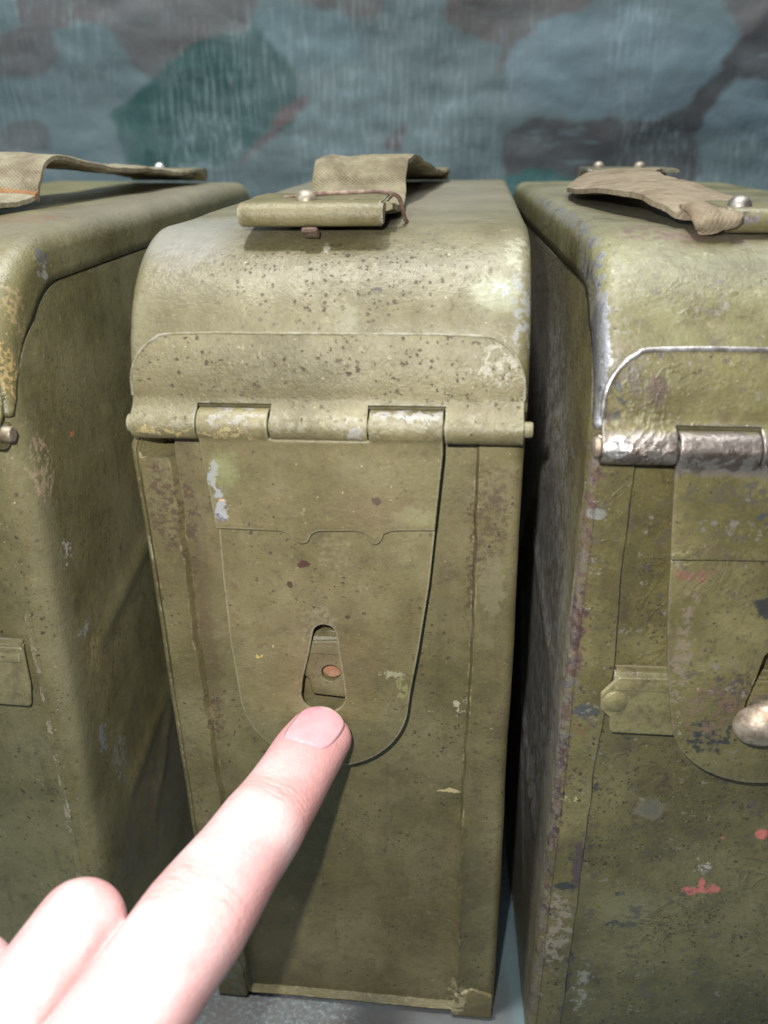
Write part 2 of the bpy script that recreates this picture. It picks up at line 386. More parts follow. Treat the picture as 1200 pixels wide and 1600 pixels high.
    at = n.t.nodes.new('ShaderNodeAttribute'); at.attribute_name = 'print'
    lum = n.ramp(n.noise(.35, 5, .6), .35, .65)
    c = n.mix(n.m_('MULTIPLY', lum, .3), at.outputs['Color'], (.13, .17, .18))
    Ps = n.vm('MULTIPLY', n.P, (1, 1, .06)); th = n.ramp(n.noise(6.5, 4, .65, P=Ps), .46, .70)
    area_ = n.ramp(n.noise(.16, 3, .5, P=n.vm('MULTIPLY', n.P, (1, 1, .5)), off=3), .44, .58)
    c = n.mix(n.m_('MULTIPLY', n.m_('MULTIPLY', th, area_), .55), c, (.24, .32, .335))
    Pd = n.vm('MULTIPLY', n.P, (.35, 1, 1.2)); c = n.mix(n.m_('MULTIPLY', n.ramp(n.noise(.9, 5, .65, P=Pd, off=7), .58, .72), .35), c, (.17, .26, .28))
    n.set(n.p.inputs['Base Color'], c); n.p.inputs['Roughness'].default_value = .62
    n.set(n.p.inputs['Normal'], n.bump(n.noise(.5, 4, .5), .5, .25))
    o = from_bm('camouflage_tarp', bm, n.m, None, 60, recalc=False)
    ca = o.data.color_attributes.new('print', 'FLOAT_COLOR', 'POINT')
    ca.data.foreach_set('color', np.hstack([colr, np.ones((len(Q), 1))]).ravel())
    for poly in o.data.polygons: pass
    tag(o, 'blue green camouflage tarp hanging behind the boxes and spread under them', 'tarp')
build_setting()

# ------------------------------------------------------------------ the ammunition boxes
H = 4.3; L = 22.66; HT = 22.77; RF = 3.2; RB = 1.4; HH = 18.97; ZC = HT-RF
def lid_path():
    p = []                                      # (y, z, ny, nz, skirt depth)
    for z in np.linspace(19.28, ZC, 4)[:-1]: p.append((0, z, -1, 0, .12+.25*(z-19.28)/.3))
    for a in np.linspace(0, math.pi/2, 26):
        d = .38+(1.12-.38)*min(1, a/.75)**1.0
        p.append((RF-RF*math.cos(a), ZC+RF*math.sin(a), -math.cos(a), math.sin(a), d))
    for y in np.linspace(RF, L-RB, 30)[1:]: p.append((y, HT, 0, 1, 1.12))
    for a in np.linspace(0, math.pi/2, 9)[1:]: p.append((L-RB+RB*math.sin(a), HT-RB+RB*math.cos(a), math.sin(a), math.cos(a), 1.1))
    p.append((L, HT-RB-.3, 1, 0, .9))
    return p
PATH = lid_path()
_se = [(y-ny*d, z-nz*d) for y, z, ny, nz, d in PATH if y < L-RB-.2]
_sy = [a for a, b in _se]; _sz = [b for a, b in _se]
def seam(y): return float(np.interp(y, _sy, _sz)) if y < L-RB-.2 else max(_sz[-1]-.0-.02*(y-(L-RB-.2)), 21.3)
def make_lid(mat, root, re0, seed, dent):
    hw = H+.02; bm = bmesh.new(); rows = []
    for y, z, ny, nz, d in PATH:
        re = min(re0, max(d, .12)); sec = [(-hw, d)]
        if d > re+.05: sec += [(-hw, re+(d-re)*k) for k in (.66, .33)]
        else: sec += [(-hw, d)]*2
        for k in range(7): a = k/6*math.pi/2; sec.append((-hw+re*(1-math.cos(a)), re*(1-math.sin(a))))
        sec += [(x, 0) for x in np.linspace(-hw+re0, hw-re0, 22)[1:-1]]
        sec += [(-x, e) for x, e in sec[9::-1]]
        row = []
        for x, e in sec:
            k = noise.noise(Vector((x*.5, y*.35+seed, z*.45)))*dent+noise.noise(Vector((x*1.6, y*1.2+seed, z*1.6)))*dent*.3
            if e > .2: xx = x-math.copysign(abs(k)*.5, x); row.append(bm.verts.new((xx, y-ny*e, z-nz*e)))
            else: row.append(bm.verts.new((x, y-ny*e+ny*k, z-nz*e+nz*k)))
        rows.append(row)
    for A, B in zip(rows, rows[1:]):
        for k in range(len(A)-1): bm.faces.new((A[k], A[k+1], B[k+1], B[k]))
    bmesh.ops.remove_doubles(bm, verts=bm.verts, dist=.004)
    o = from_bm('lid', bm, mat, root, 50)
    # make sure the shell's normals look outwards
    pf = min(o.data.polygons, key=lambda p: (p.center-Vector((0, 10*S, HT*S))).length)
    if pf.normal.z < 0: o.data.flip_normals()
    return solidify(o, .07, -1)
def make_body(mat, root, rc, seed, xl, xr, ridge, notch, flare=0.0, rim=.17):
    hb = H; y0 = .1; yb = L-.1
    cols = []                                   # (x, y, nx, ny)
    fx = [('r', x) for x in (-hb+rc, -3.72)]+[('l', -.035), ('l', .035)]+[('r', x) for x in np.linspace(-3.02, 2.95, 30)]+[('R', -.14), ('R', -.035), ('R', .035), ('R', .2)]+[('r', hb-rc)]
    for k, v in fx: cols.append((k, v, y0, 0, -1))
    for a in np.linspace(0, math.pi/2, 7)[1:]: cols.append(('r', hb-rc+rc*math.sin(a), y0+rc-rc*math.cos(a), math.sin(a), -math.cos(a)))
    sy = list(np.linspace(y0+rc, yb-1, 74))[1:]
    for y in sy: cols.append(('r', hb, y, 1, 0))
    for a in np.linspace(0, math.pi/2, 7)[1:]: cols.append(('r', hb-1+math.cos(a), yb-1+math.sin(a), math.cos(a), math.sin(a)))
    for x in np.linspace(hb-1, -hb+1, 8)[1:]: cols.append(('r', x, yb, 0, 1))
    for a in np.linspace(0, math.pi/2, 7)[1:]: cols.append(('r', -hb+1-math.sin(a), yb-1+math.cos(a), -math.sin(a), math.cos(a)))
    for y in sy[::-1][1:]+[y0+rc]: cols.append(('r', -hb, y, -1, 0))
    for a in np.linspace(0, math.pi/2, 7)[1:-1]: cols.append(('r', -hb+rc-rc*math.sin(a), y0+rc-rc*math.cos(a), -math.cos(a), -math.sin(a)))
    zt = seam(y0)-.06
    vs = sorted(set(list(np.linspace(0, 1, 96))+[.012, .025, notch/zt-.004, notch/zt+.004]))
    bm = bmesh.new(); rows = []
    def crease(y, z):                           # pressed X on the side panel
        s = 0
        for (ya, za, yb_, zb) in ((7.6, 13.6, 1.9, 12.1), (6.9, 7.7, 2.4, 6.6), (4.0, 19.0, 16, 4.0), (15.5, 18.5, 3.2, 3.0)):
            dx, dz = yb_-ya, zb-za; t = max(0, min(1, ((y-ya)*dx+(z-za)*dz)/(dx*dx+dz*dz)))
            dd = math.hypot(y-ya-t*dx, z-za-t*dz); s += .10*math.exp(-(dd/.32)**2)*min(1, 6*t*(1-t)+.1)
        return s
    for vi, v in enumerate(vs+[1.0, 2.0]):
        row = []
        for k, x, y, nx, ny in cols:
            zs = seam(y)-.06
            if v <= 1: z = v*zs
            else: z = min(HT-.35, zs+.5)
            inset = .14 if vi >= len(vs) else 0
            zr = z
            if k == 'l': x = xl(zr)+x
            elif k == 'R': x = xr(zr)+x
            d = noise.noise(Vector((x*.28, y*.22+seed, z*.25)))*.05+noise.noise(Vector((x*.9, y*.8+seed, z*.8)))*.018
            if z < .3: d -= .18*(1-math.sqrt(max(0, 1-(1-z/.3)**2)))
            if ny == -1 and z > .35:
                if xl(zr)-.001 < x-.0 < xr(zr)+.001: d -= rim
                elif -4.02 < x < xl(zr) and z > notch: d -= rim*4
                d += ridge*math.exp(-((x-xr(zr))/.16)**2)*min(1, max(0, (8.1-z)/.4))*min(1, max(0, (z-.9)/.4))
            if abs(nx) == 1 and z < 18: d += crease(y, z)
            if x < -3.3: x -= (.08+.20*min(1, z/18))*flare*(1-min(1, max(0, (z-18.3)/.5)))*min(1, (-x-3.3)/.6)*max(0, 1-(y-.1)/8)
            row.append(bm.verts.new((x+nx*(d-inset), y+ny*(d-inset), z)))
        rows.append(row)
    m = len(cols)
    for A, B in zip(rows, rows[1:]):
        for k in range(m): bm.faces.new((A[k], A[(k+1) % m], B[(k+1) % m], B[k]))
    bm.faces.new(rows[0][::-1])
    c = bm.verts.new((0, L/2, HT-.6))
    for k in range(m): bm.faces.new((rows[-1][k], rows[-1][(k+1) % m], c))
    return from_bm('body', bm, mat, root, 38)
def lid_point(s, off):
    """point on the lid's front at arc length s above z = 19.2"""
    a0 = ZC-19.2
    if s <= a0: return (-off, 19.2+s)
    a = (s-a0)/RF; r = RF+off
    return (RF-r*math.cos(a), ZC+r*math.sin(a))
def sheet(name, cols, rows_of, mat, parent, t, bevel, skip=None):
    """a bent sheet lofted over columns at x; rows_of(c) gives (x, y, z) points, skip(c, r) leaves cut-outs"""
    bm = bmesh.new(); rows = []
    for c in cols: rows.append([bm.verts.new(p) for p in rows_of(c)])
    for i in range(len(rows)-1):
        for k in range(len(rows[0])-1):
            if skip and skip((cols[i]+cols[i+1])/2, k): continue
            bm.faces.new((rows[i][k], rows[i][k+1], rows[i+1][k+1], rows[i+1][k]))
    for v in [v for v in bm.verts if not v.link_faces]: bm.verts.remove(v)
    o = from_bm(name, bm, mat, parent, 60)
    if sum(p.normal.y*p.area for p in o.data.polygons) > 0: o.data.flip_normals()
    return solidify(o, t, -1, bevel)
HY = -.22; HR = .325; LEAF_T = .14
LID_KN = ((-4.2, -2.76), (-1.13, .96), (2.60, 4.22))
def inside(x, spans): return any(a < x < b for a, b in spans)
def split_cols(x0, x1, n, cuts, extra=()):
    return sorted(set([round(float(x), 4) for x in np.linspace(x0, x1, n) if all(abs(x-c) > .05 for c in cuts)]+[x0, x1]+[c for c in cuts if x0 < c < x1]+list(extra)))
def leaf_top(x, x0, x1, top, rad):
    e = min(x-x0, x1-x); return top if e >= rad else top-rad+math.sqrt(max(0, rad*rad-(rad-e)**2))
def make_hinge_leaf(mat, parent, x0, x1, top, rad, bead_mat, bead):
    cuts = [c for sp in LID_KN for c in sp][1:-1]
    cols = split_cols(x0, x1, 44, cuts, [round(x0+rad*(1-math.cos(a)), 4) for a in np.linspace(0, 1.5, 9)]+[round(x1-rad*(1-math.cos(a)), 4) for a in np.linspace(0, 1.5, 9)])
    NT = 14; s0 = HH+.60-19.2
    def rows(x):
        tp = leaf_top(x, x0, x1, top, rad); out = []
        for k in range(NT):
            y, z = lid_point(tp+(s0-tp)*k/(NT-1), LEAF_T+.012*noise.noise(Vector((x*1.5, k*.3, x0)))); out.append((x, y, z))
        for y, z in ((-.152, .53), (-.178, .465), (-.215, .41), (-.265, .365)): out.append((x, y+.008*noise.noise(Vector((x*2, z*5, 1))), HH+z))
        for a in np.linspace(math.radians(118), math.radians(395), 22):
            q = HR+.008*noise.noise(Vector((x*2.2, a*1.5, 4))); out.append((x, HY+q*math.cos(a), HH+q*math.sin(a)))
        return out
    o = sheet('hinge_leaf', cols, rows, mat, parent, .11, .02, lambda x, k: k >= NT+1 and not inside(x, LID_KN))
    pts = [(x0, *lid_point(s0, LEAF_T-.02))]
    for x in [c for c in cols if c < (x0+x1)/2][:11]+list(np.linspace(x0+rad, x1-rad, 9))[1:-1]+[c for c in cols if c > (x0+x1)/2][-11:]:
        pts.append((x, *lid_point(leaf_top(x, x0, x1, top, rad), LEAF_T-.02)))
    pts.append((x1, *lid_point(s0, LEAF_T-.02)))
    tube('rolled_edge', pts, bead, bead_mat, o, 10, 3, .1)
    return o
FLAP_X = ((-2.72, -1.17), (1.0, 2.56))
def make_doubler(mat, parent, scal):
    R = HR+.035
    low = [(-2.50, 16.56), (-1.05, 16.53), (-.90, 16.46), (-.78, 16.30), (-.62, 16.22), (-.47, 16.28), (-.40, 16.45), (-.25, 16.56), (.72, 16.60), (.88, 16.52), (.98, 16.32), (1.10, 16.25), (1.22, 16.34), (1.30, 16.54), (1.5, 16.62), (2.44, 16.66)] if scal else [(-2.5, 16.62), (0, 16.66), (2.5, 16.62)]
    lx = [p[0] for p in low]; lz = [p[1] for p in low]
    cuts = [FLAP_X[0][1], FLAP_X[1][0]]; x0, x1 = FLAP_X[0][0], FLAP_X[1][1]
    cols = split_cols(x0, x1, 58, cuts)
    arc = np.linspace(math.radians(15), math.radians(228), 20)
    def rows(x):
        out = []
        for a in arc:
            q = R+.01*noise.noise(Vector((x*2.2, a*1.5, 14))); out.append((x, HY+q*math.cos(a), HH+.01+q*math.sin(a)))
        for y, z in ((-.442, .345), (-.424, .44), (-.414, .54)): out.append((x, y, HH-z))
        zb = float(np.interp(x*.965, lx, lz))
        for k in range(1, 15):
            t = k/14; z = (HH-.54)*(1-t)+zb*t; wid = 1-.062*t
            out.append((x*wid-.0, -.41+.02*noise.noise(Vector((x*.8, z, 8))), z))
        return out
    return sheet('doubler_plate', cols, rows, mat, parent, .12, .025, lambda x, k: k < len(arc)-1 and not inside(x, FLAP_X))
def make_flap(M, root, slot, fit, scal, tilt):
    lo = [(-2.53, 17.0), (-2.56, 15.1), (-2.54, 13.4), (-2.45, 12.0)]
    cx, cz, r = -.32, 11.95, 2.12
    arc = [(cx+r*math.cos(a), cz+r*math.sin(a)*1.0) for a in np.linspace(math.radians(184), math.radians(356), 40)]
    ro = [(1.84, 12.2), (2.05, 13.5), (2.28, 15.2), (2.44, 17.0)]
    out = [fit(*p) for p in lo+arc+ro]
    f = plate('latch_flap', out, -.27, .10, M['flap'], root, ([fit(*p) for p in slot],), .022)
    make_doubler(M['flap'], f, scal)
    # the flap hangs a little away from the box
    f.matrix_local = Matrix.Translation((0, HY*S, HH*S)) @ Matrix.Rotation(math.radians(-tilt), 4, 'X') @ Matrix.Translation((0, -HY*S, -HH*S))
    return f
SLOT = [(-.21+.28*math.cos(a), 13.78+.28*math.sin(a)) for a in np.linspace(math.radians(10), math.radians(170), 14)]+[(-.62, 13.2), (-.80, 12.5)]+[(-.32+.55*math.cos(a), 12.02+.52*math.sin(a)) for a in np.linspace(math.radians(180), math.radians(360), 18)]+[(.20, 12.5), (.13, 13.1)]
def make_bracket(M, root, x0, x1, hole=True, dimple=None):
    pts = [(x0+.34, 13.42), (x0-.02, 12.95), (x0+.02, 12.5), (x0+.24, 12.3), (x0+.30, 11.85), (x1-.1, 11.75), (x1, 12.4), (x1, 13.5)]
    hl = ([(-.15+.23*math.cos(a), 12.5+.23*math.sin(a)) for a in np.linspace(0, 2*math.pi, 24, False)],) if hole else ()
    b = plate('latch_bracket', fillet(pts, .12, 4), -.10, .12, M['bracket'], root, hl, .055)
    prism_x('bracket_fold', [(.2, 13.56), (.02, 13.5), (-.09, 13.36), (-.13, 13.2), (-.13, 13.1), (-.09, 13.05), (.0, 13.1), (.1, 13.3)], x0+.25, x1-.05, M['bracket'], b, .05)
    if hole:
        lathe('latch_socket', [(0, .0), (.26, .0), (.26, -.05), (0, -.05)], (-.15, .14, 12.5), (0, -1, 0), M['rust'], b)
    if dimple: lathe('bracket_rivet', [(.30, -.04), (.28, .03), (.20, .08), (.1, .1), (0, .105)], (x0+.32, -.09, 12.75), (0, -1, 0), M['bracket'], b)
    return b
def rivet(parent, mat, p, r=.22):
    return lathe('rivet', [(r, -.06), (r*1.0, .02), (r*.9, .09), (r*.65, .16), (r*.3, .195), (0, .2)], p, (0, 0, 1), mat, parent)
def make_clamp(M, root, x0, x1, y, z, back=False, depth=2.6, zb=None):
    """sheet rolled round a wire and folded back over the strap end"""
    r = .24; s = -1 if back else 1
    pr = [(y+s*(-r*math.cos(a)+r), z+r*math.sin(a)*1.05) for a in np.linspace(math.radians(-95), math.radians(85), 18)]
    zb = z if zb is None else zb
    pr += [(y+s*(.9), z+.25), (y+s*1.7, zb+.27), (y+s*depth, zb+.25), (y+s*depth, zb+.14), (y+s*1.6, zb+.12), (y+s*.7, z+.05), (y+s*.55, z-.10), (y+s*.42, z-.22)]
    c = prism_x('strap_clamp', pr, x0, x1, M['clamp'], root, .04)
    return c

def make_box(key, pos, yaw, lean, label, M, opts):
    root = bpy.data.objects.new('ammunition_box', None); col.objects.link(root); root.empty_display_size = .05
    root.location = Vector((pos[0], pos[1], .05))*S; root.rotation_euler = (0, lean, -yaw)
    tag(root, label, 'ammunition box', 'ammunition boxes standing side by side')
    make_body(M['body'], root, opts['rc'], opts['seed'], opts['xl'], opts['xr'], opts['ridge'], opts['notch'], opts.get('flare', 0))
    lid = make_lid(M['lid'], root, opts['re'], opts['seed'], opts['dent'])
    make_hinge_leaf(M['leaf'], lid, -4.2, 4.22, 1.66, 1.05, M['bead'], opts['bead'])
    lathe('hinge_pin', [(0, -4.36), (.14, -4.355), (.2, -4.32), (.21, -4.23), (.17, -4.18), (.17, 4.2), (.17, 4.38), (.15, 4.42), (0, 4.43)], (0, HY, HH), (1, 0, 0), M['pin'], root)
    make_flap(M, root, SLOT, opts['fit'], opts['scal'], opts['tilt'])
    make_bracket(M, root, *opts['bracket'])
    return root

OL = dict(base=(.150, .127, .053), dark=(.096, .082, .035), light=(.195, .170, .088))
GR = dict(base=(.132, .114, .042), dark=(.080, .068, .027), light=(.185, .163, .074))
LO = dict(base=(.175, .157, .072), dark=(.112, .100, .042), light=(.21, .19, .10))

# --- middle box
pale = (.42, .42, .34); lav = (.29, .295, .30)
mm = [((3.58, .70, 21.65), (.52, .5, .36), (.26, .27, .18), dict(amp=.1, soft=.35, a=.7)), ((3.62, .7, 21.72), (.2, .4, .1), (.33, .36, .40), dict(a=.7)),
      ((4.15, .6, 21.3), (.22, .8, .9), (.22, .225, .22), dict(broken=1, a=.7)), ((4.0, 2, 22.3), (.3, 1.2, .3), (.30, .30, .20), dict(broken=1, a=.6)),
      ((1.08, .85, 21.68), (.10, .3, .08), (.04, .03, .024), {}), ((.85, .9, 21.8), (.1, .2, .06), (.045, .033, .025), {}),
      ((-.15, 1.6, 22.5), (.12, .3, .16), (.36, .35, .28), dict(amp=.08)),
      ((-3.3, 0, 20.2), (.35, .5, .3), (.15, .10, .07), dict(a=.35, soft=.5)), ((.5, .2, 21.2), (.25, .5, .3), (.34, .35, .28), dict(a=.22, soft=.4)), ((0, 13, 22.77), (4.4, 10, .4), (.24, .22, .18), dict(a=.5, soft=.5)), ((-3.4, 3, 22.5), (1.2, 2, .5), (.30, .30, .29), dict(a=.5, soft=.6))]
BARREL = [((-3.5, -.55, 18.86), (.8, .2, .06), (.40, .32, .14), dict(broken=1, bf=7, a=.7)), ((-2.0, -.6, 18.85), (.7, .3, .08), (.36, .30, .15), dict(broken=1, bf=7, a=.7)), ((-2, -.4, 19.24), (.8, .3, .12), (.28, .275, .28), dict(broken=1, bf=3, a=.7)), ((1.8, -.4, 19.24), (.8, .3, .12), (.30, .29, .29), dict(broken=1, bf=3, a=.7)), ((.65, -.55, 19), (.25, .3, .3), (.27, .26, .23), dict(broken=1, bf=4)), ((0, -.5, 19.1), (4.5, .25, .2), (.24, .22, .15), dict(broken=1, bf=5, a=.5))]
mid = dict(bead=paint('khaki_edge_paint', **{**OL, 'base': (.20, .19, .11)}, speck=.2, seed=91, dust=1.0),
  
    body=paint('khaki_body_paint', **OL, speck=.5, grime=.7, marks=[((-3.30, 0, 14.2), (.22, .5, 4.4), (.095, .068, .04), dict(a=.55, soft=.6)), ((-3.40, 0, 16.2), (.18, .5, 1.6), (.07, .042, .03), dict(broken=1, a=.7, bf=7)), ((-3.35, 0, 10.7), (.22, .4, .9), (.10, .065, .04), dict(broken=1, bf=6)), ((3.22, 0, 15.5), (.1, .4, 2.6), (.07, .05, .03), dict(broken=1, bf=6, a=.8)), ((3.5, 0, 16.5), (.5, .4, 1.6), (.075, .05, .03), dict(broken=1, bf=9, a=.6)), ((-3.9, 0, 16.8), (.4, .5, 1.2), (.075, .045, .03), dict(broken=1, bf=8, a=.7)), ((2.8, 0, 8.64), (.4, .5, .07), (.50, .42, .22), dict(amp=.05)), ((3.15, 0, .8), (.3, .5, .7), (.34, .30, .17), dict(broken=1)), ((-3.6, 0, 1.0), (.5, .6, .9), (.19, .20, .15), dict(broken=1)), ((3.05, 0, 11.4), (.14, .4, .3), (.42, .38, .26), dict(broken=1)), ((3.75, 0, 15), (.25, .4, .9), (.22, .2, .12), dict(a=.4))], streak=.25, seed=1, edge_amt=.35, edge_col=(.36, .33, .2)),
    lid=paint('khaki_lid_paint', **{**OL, 'base': (.160, .142, .074), 'light': (.192, .174, .102)}, rough=.37, speck=1.6, speck_at=((.4, 1, 21.9), (2.6, 2.2, 1.1)), grime=.25, marks=mm, seed=5, edge_amt=.35, edge_col=(.36, .36, .36)),
    leaf=paint('khaki_hinge_leaf_paint', **{**OL, 'base': (.162, .144, .075)}, speck=.8, grime=.3, seed=9, edge_amt=.5, peel=.7, dust=.6, marks=BARREL+[((3.6, .1, 20.2), (.5, .5, .45), (.33, .31, .24), dict(broken=1, a=.7))]),
    flap=paint('khaki_flap_paint', **OL, speck=.4, grime=.45, seed=13, edge_amt=1.0, dust=.6, edge_col=(.34, .32, .22), marks=BARREL+[
        ((-2.50, -.3, 17.75), (.13, .5, .40), lav, dict(amp=.16, freq=3)), ((-2.38, -.3, 17.05), (.15, .5, .24), lav, dict(amp=.12, freq=3)), ((-2.33, -.3, 17.35), (.1, .4, .07), (.55, .35, .18), {}),
        ((-2.35, -.3, 16.75), (.07, .4, .06), (.10, .10, .14), {}), ((-2.2, -.3, 18.0), (.3, .5, .4), (.25, .28, .13), dict(a=.5, soft=.6)), ((1.9, -.3, 17.0), (.5, .5, .2), (.23, .235, .12), dict(a=.5, soft=.5)),
        ((1.14, -.3, 17.33), (.11, .4, .1), (.035, .02, .03), dict(amp=.05, freq=6)), ((-.62, -.3, 15.68), (.16, .4, .09), (.05, .02, .015), dict(amp=.06, freq=6)), ((-.98, -.3, 15.12), (.07, .4, .09), (.05, .03, .02), dict(amp=.04)),
        ((1.38, -.3, 12.75), (.35, .4, .10), (.31, .30, .19), dict(amp=.1, broken=1, a=.7)), ((1.62, -.3, 12.35), (.12, .4, .35), (.25, .27, .11), dict(amp=.08, a=.5, broken=1)), ((-1.9, -.3, 13.1), (.05, .4, .05), (.6, .42, .15), {}), ((-.35, -.3, 14.1), (.42, .4, .5), (.30, .28, .22), dict(a=.25, broken=1, bf=9)),
        ((1.0, -.3, 17.1), (.9, .4, .5), (.15, .11, .06), dict(a=.45, soft=.7)), ((.1, -.3, 15.9), (.35, .4, .55), (.20, .175, .10), dict(a=.5, broken=1, bf=8))]),
    bracket=paint('khaki_bracket_paint', **{**OL, 'base': (.17, .155, .08)}, speck=.2, grime=.35, seed=21, edge_amt=.4),
    pin=paint('khaki_pin_paint', **{**OL, 'base': (.27, .25, .16)}, speck=.1, seed=3), rust=steel('rusty_socket', (.30, .14, .07), (.48, .27, .16), .7, .1, .2),
    clamp=paint('khaki_clamp_paint', **OL, speck=.2, grime=.3, seed=25, edge_amt=.6, peel=.9, dust=.6, edge_col=(.40, .38, .30)))
wav = lambda z: .05*noise.noise(Vector((0, 3, z*1.4)))+.02*noise.noise(Vector((7, 0, z*5)))
B1 = make_box('middle', (-1.0364, 17.437), .107, -.0115, 'khaki box in the middle, the one a finger points at', mid,
    dict(fit=lambda x, z: (x, z), scal=True, tilt=.8, bead=.035, flare=1.0, rc=.24, seed=1.0, xl=lambda z: -3.5+.28*max(0, (13.3-z))/13.3*.9+wav(z), xr=lambda z: 3.16+.14*min(1, max(0, (z-8)/5))+wav(z+30)*.8, ridge=.16, notch=18.12, re=.30, dent=.035, bracket=(-.95, .75, True)))
plate('corner_cap', fillet([(-4.26, .1), (-3.3, .08), (-3.38, 1.2), (-3.62, 1.85), (-4.26, 2.0)], .12, 4), .0, .14, mid['body'], B1, (), .05)
plate('corner_cap', fillet([(3.0, .06), (4.24, .06), (4.24, 1.05), (3.6, 1.3), (3.1, .95)], .12, 4), .0, .14, mid['body'], B1, (), .05)
rusty = steel('rusty_wire', (.10, .06, .045), (.30, .22, .17), .6, .35, .6)
dull = steel('worn_rivet_steel', (.20, .16, .11), (.38, .34, .26), .48, .5, .4)
web_m = webbing('khaki_webbing', (.18, .155, .095), (.25, .22, .145), (.10, .08, .05), .6)
c = make_clamp(mid, B1, -2.02, 1.14, 1.55, 23.10, depth=2.9, zb=23.12)
rivet(c, dull, (-.62, 2.25, 23.37), .24)
tube('wire_loop', [(-1.25, 3.0, 23.36), (-.3, 2.45, 23.47), (.4, 2.4, 23.50), (1.05, 2.45, 23.50), (1.38, 2.65, 23.38), (1.46, 2.9, 23.05), (1.5, 3.1, 22.86), (1.52, 3.3, 22.8)], .048, rusty, c)
prism_x('strap_tongue', [(1.9, 22.75), (1.62, 22.86), (1.50, 22.82), (1.52, 22.76), (1.9, 22.6)], -.62, -.28, rusty, c, .02)
ribbon('carry_strap', [(.0, 2.3, 23.2, 0, .95), (-.05, 4.5, 22.98, 0, 1), (-.2, 7.2, 22.93, 0, 1), (-.25, 8.3, 23.1, 0, 1), (-.28, 8.75, 23.6, 0, 1), (-.25, 9.5, 23.92, 0, 1), (-.1, 11.5, 23.9, 0, 1), (.05, 14, 23.62, 0, 1), (.3, 17, 23.3, 0, 1), (.4, 19.6, 23.1, 0, 1)], 2.7, .25, web_m, B1, seed=1)
c = make_clamp(mid, B1, -1.1, 1.9, 21.0, 23.05, back=True, depth=2.4); rivet(c, dull, (.5, 20.2, 23.28))

